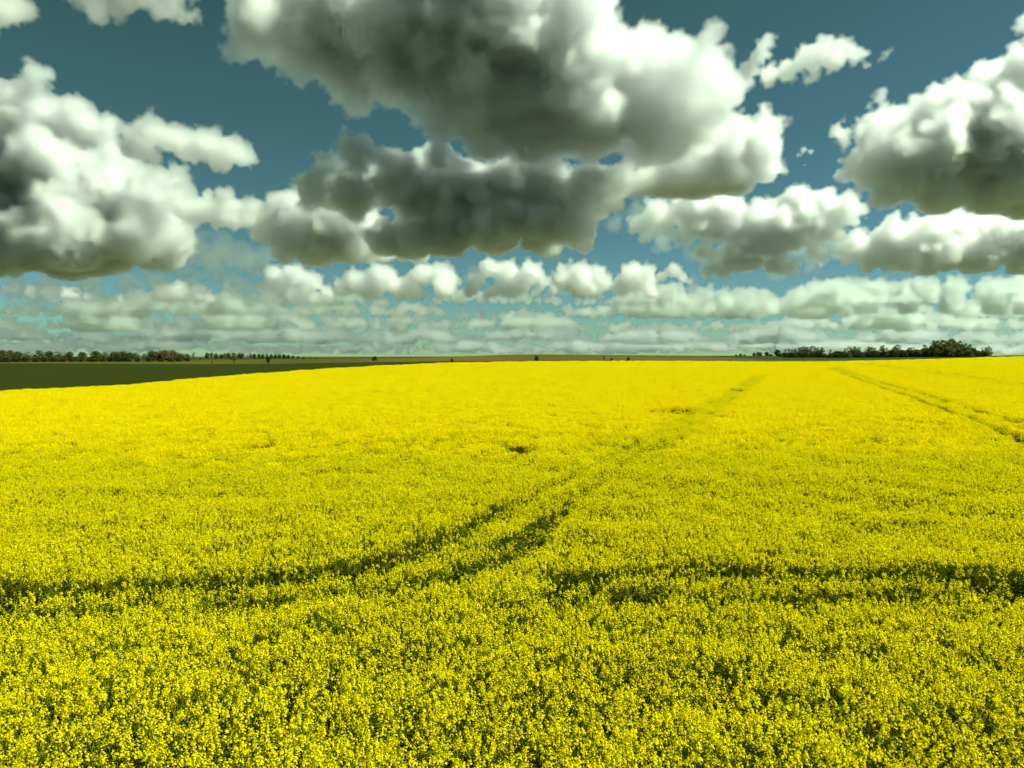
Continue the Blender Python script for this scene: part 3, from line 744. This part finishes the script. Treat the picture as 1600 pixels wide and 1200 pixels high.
cloud('ragged white wisps along the top edge in the left corner', 2600, 60,
      [(20,10,36),(-40,0,56),(140,-10,33),(200,5,33),(250,5,28),(285,20,20),(230,-40,56),(310,-10,18)], M_NEAR, vox=2.4, warp=0.8)
cloud('small ragged white cloud alone in the blue at upper right', 3600, 150,
      [(1190,75,13),(1180,95,15),(1165,115,15),(1195,125,16),(1225,115,18),(1250,100,20),(1275,85,18),(1310,85,18),(1330,95,16),(1290,105,18),(1260,125,12),(1345,110,9),(1380,90,8),(1368,98,5)],
      M_NEAR, vox=2.2, warp=0.8)
cloud('grey cumulus with a sunlit crest leaving the picture at the right edge', 5000, 332,
      [(1560,120,38),(1600,130,52),(1520,150,33),(1480,170,38),(1440,175,28),(1410,190,26),(1380,195,23),(1350,205,20),(1325,210,16),(1305,200,9),(1320,260,16),(1380,250,46),
       (1450,240,60),(1530,220,70),(1610,220,80),(1560,290,46),(1470,290,46),(1400,290,32),(1650,260,86),(1620,310,32),(1350,265,23),(1360,165,8)], M_NEAR, vox=2.5, depth=1.2)
cloud('long low white cloud below the grey cumulus at the right edge', 8800, 428,
      [(1340,385,26),(1380,375,30),(1430,370,30),(1480,360,30),(1540,360,33),(1600,365,38),(1650,370,38),(1400,405,23),(1460,405,26),(1530,405,26),(1590,405,26),(1320,405,14),(1500,385,33),(1440,392,30),(1560,390,32),(1630,395,34),(1360,400,22),(1680,380,40)], M_MID)
cloud('broken grey and white cloud heap right of the middle', 8500, 436,
      [(1240,310,23),(1280,315,26),(1320,325,23),(1340,330,14),(1200,330,23),(1260,345,30),(1230,370,28),(1290,360,23),(1180,340,28),(1130,330,32),(1080,330,32),(1110,360,23),
       (1170,370,23),(1040,350,18),(1010,360,16),(985,355,11),(1060,375,16),(1170,400,28),(1210,405,23),(1140,410,20),(1130,425,13),(1280,400,13),(1265,390,16),(1020,335,22),(1150,355,30),(1210,350,28),(1080,355,22),(1195,385,28),(1150,390,24),(1100,395,16),(1230,415,18),(1110,420,16),(1310,345,18)], M_MID)

cloud('small white cloud with a hollow centre above the horizon left of the middle gap', 13000, 470,
      [(765,420,16),(790,425,20),(830,425,18),(850,440,12),(800,450,18),(770,455,12),(840,455,10),(760,465,7),(745,440,14),(735,455,12),(815,440,20),(865,455,9)], M_FAR, vox=1.6)
cloud('small heaped white cloud just right of the middle above the horizon', 13300, 470,
      [(880,425,14),(905,425,16),(930,430,18),(890,440,18),(925,450,16),(945,445,13),(935,465,7),(905,445,22),(870,440,12)], M_FAR, vox=1.6)
cloud('small rounded cauliflower cloud with a grey left side, right of the middle', 12600, 470,
      [(985,425,18),(1005,435,20),(975,445,18),(1015,455,14),(1040,460,9)], M_FAR, vox=1.6)
cloud('tiny white puff right of the small cauliflower cloud', 12800, 446, [(1050,422,12),(1035,432,9),(1065,434,9),(1076,440,5)], M_FAR, vox=1.3)
cloud('flat-based white cloud below the dark grey cloud, left of the middle', 12500, 470,
      [(560,440,20),(600,435,24),(630,445,20),(540,455,12),(660,430,20),(690,425,20),(690,445,22),(650,455,16),(620,458,12),(580,450,20),(530,450,14),(705,435,14)], M_FAR, vox=1.8)
cloud('hazy pale cloud under the white heaped cloud', 14000, 470,
      [(430,430,18),(460,430,20),(490,440,18),(510,455,12),(440,450,14),(480,455,14),(415,445,12)], M_FAR, vox=1.8)
cloud('small creamy cloud with blue-grey base low on the left', 14000, 478,
      [(260,455,14),(285,452,16),(310,455,14),(335,465,10),(270,468,9),(305,470,7)], M_FAR, vox=1.5)
cloud('row of small creamy puffs low at the left edge', 15000, 472,
      [(-20,448,12),(20,450,9),(50,455,11),(80,455,12),(110,458,12),(140,462,9),(190,470,10),(215,466,12),(235,470,9)], M_FAR, vox=1.5)
cloud('thin pale veil of cloud right of the dark base of the left cumulus', 10500, 442,
      [(250,395,22),(290,395,26),(330,400,26),(375,400,28),(400,415,24),(340,425,18),(290,425,16),(310,375,20),(350,375,20),(420,400,20)], M_HAZY, vox=2)
cloud('torn small cloud scraps right of the white lobe', 6500, 262, [(1250,238,6),(1262,240,5),(1243,246,4),(1252,262,3)], M_MID, vox=1.2)
cloud('bright cloud edge entering at the top right corner', 4000, 80, [(1605,40,18),(1615,60,22),(1598,68,9),(1640,50,40)], M_NEAR, vox=2)
r = random.Random(21)
def cloud_row(label, Y, base, h, rad, thr, mat, vox, seed):
    """a band of overlapping small cumulus seen edge-on: ragged tops, flat bases, gaps where the envelope is low"""
    q = random.Random(seed); kn_ = [q.random() for _ in range(80)]; kf = [q.random() for _ in range(400)]
    def env(x, s, k):
        u = (x + 400) / s; i = int(u); f = u - i; f = f * f * (3 - 2 * f); return k[i % len(k)] * (1 - f) + k[(i + 1) % len(k)] * f
    B = []; x = -160.0
    while x < 1760:
        e = .65 * env(x, 95, kn_) + .35 * env(x, 23, kf)
        if e > thr:
            t = (e - thr) / (1 - thr); b0 = base - 7 * env(x, 140, kf) - rad * .25
            for k in range(1 + int(t * h / rad * 1.6)):
                rr = rad * q.uniform(.5, 1.0) * (.6 + .6 * t)
                B.append((x + q.uniform(-.6, .6) * rad, b0 - q.random() * h * t, rr))
        x += rad * .62
    o = cloud(label, Y, base, B, mat, vox=vox, depth=3.0, sub=2, amp=(1.0, .7, .5))
    o.name = 'distant_clouds'; del o['category']; o['kind'] = 'stuff'; return o
cloud('thin grey veil filling the gaps of the broken heap right of the middle', 9600, 440,
      [(960,350,20),(1000,340,26),(1040,330,28),(1090,345,30),(1140,350,32),(1190,365,32),(1240,375,30),(1290,375,26),(1030,375,22),(1090,390,24),(1150,410,24),(1210,420,22),(1270,410,20),(1310,395,18)], M_HAZY, vox=2.2)
cloud('thin pale veil spread low behind the tall left cumulus', 12000, 482,
      [(-20,450,22),(30,452,20),(80,450,22),(140,446,22),(200,446,22),(250,440,20),(310,445,20),(370,448,22),(420,455,20),(470,462,18),(160,468,16),(60,470,16),(390,472,14)], M_HAZY, vox=2.2)
cloud('faint veil behind the small heaped clouds in the middle', 15500, 476,
      [(700,440,16),(740,432,18),(790,436,20),(840,440,18),(880,448,18),(930,446,18),(980,450,18),(1030,452,16),(1080,450,14),(720,462,12),(860,466,12),(960,468,12)], M_HAZY, vox=2.2)
cloud_row('broken row of pale puffs level with the small heaped clouds', 14500, 478, 40, 12, .36, M_HAZY2, 1.8, 31)
cloud_row('scattered small hazy clouds in the upper band above the horizon', 16000, 498, 44, 11, .16, M_HAZY2, 2.0, 4)
cloud_row('hazy clouds in the middle band above the horizon', 22000, 518, 42, 11, .08, M_HAZY3, 2.0, 8)
cloud_row('pale hazy clouds in the low band above the horizon', 32000, 538, 34, 10, .0, M_HAZY4, 2.0, 12)
cloud_row('faint flat haze bank lying on the horizon', 42000, 553, 26, 9, -.1, M_HAZY5, 2.4, 16)  # added low layer that veils the bright horizon sky like haze
cloud('broad hazy cloud bank low on the right above the wood', 15000, 490,
      [(1060,478,12),(1100,465,18),(1130,470,18),(1165,468,20),(1200,475,16),(1240,470,20),(1280,460,24),(1320,455,24),(1360,455,22),(1400,460,24),(1440,452,24),(1490,452,22),(1540,455,24),(1590,450,26),(1640,455,26),
       (1300,478,18),(1350,480,18),(1420,480,18),(1480,478,20),(1550,480,20),(1610,480,20),(1220,485,12),(1150,485,12),(1000,482,9),(1030,480,10)], M_HAZY2, vox=1.8)
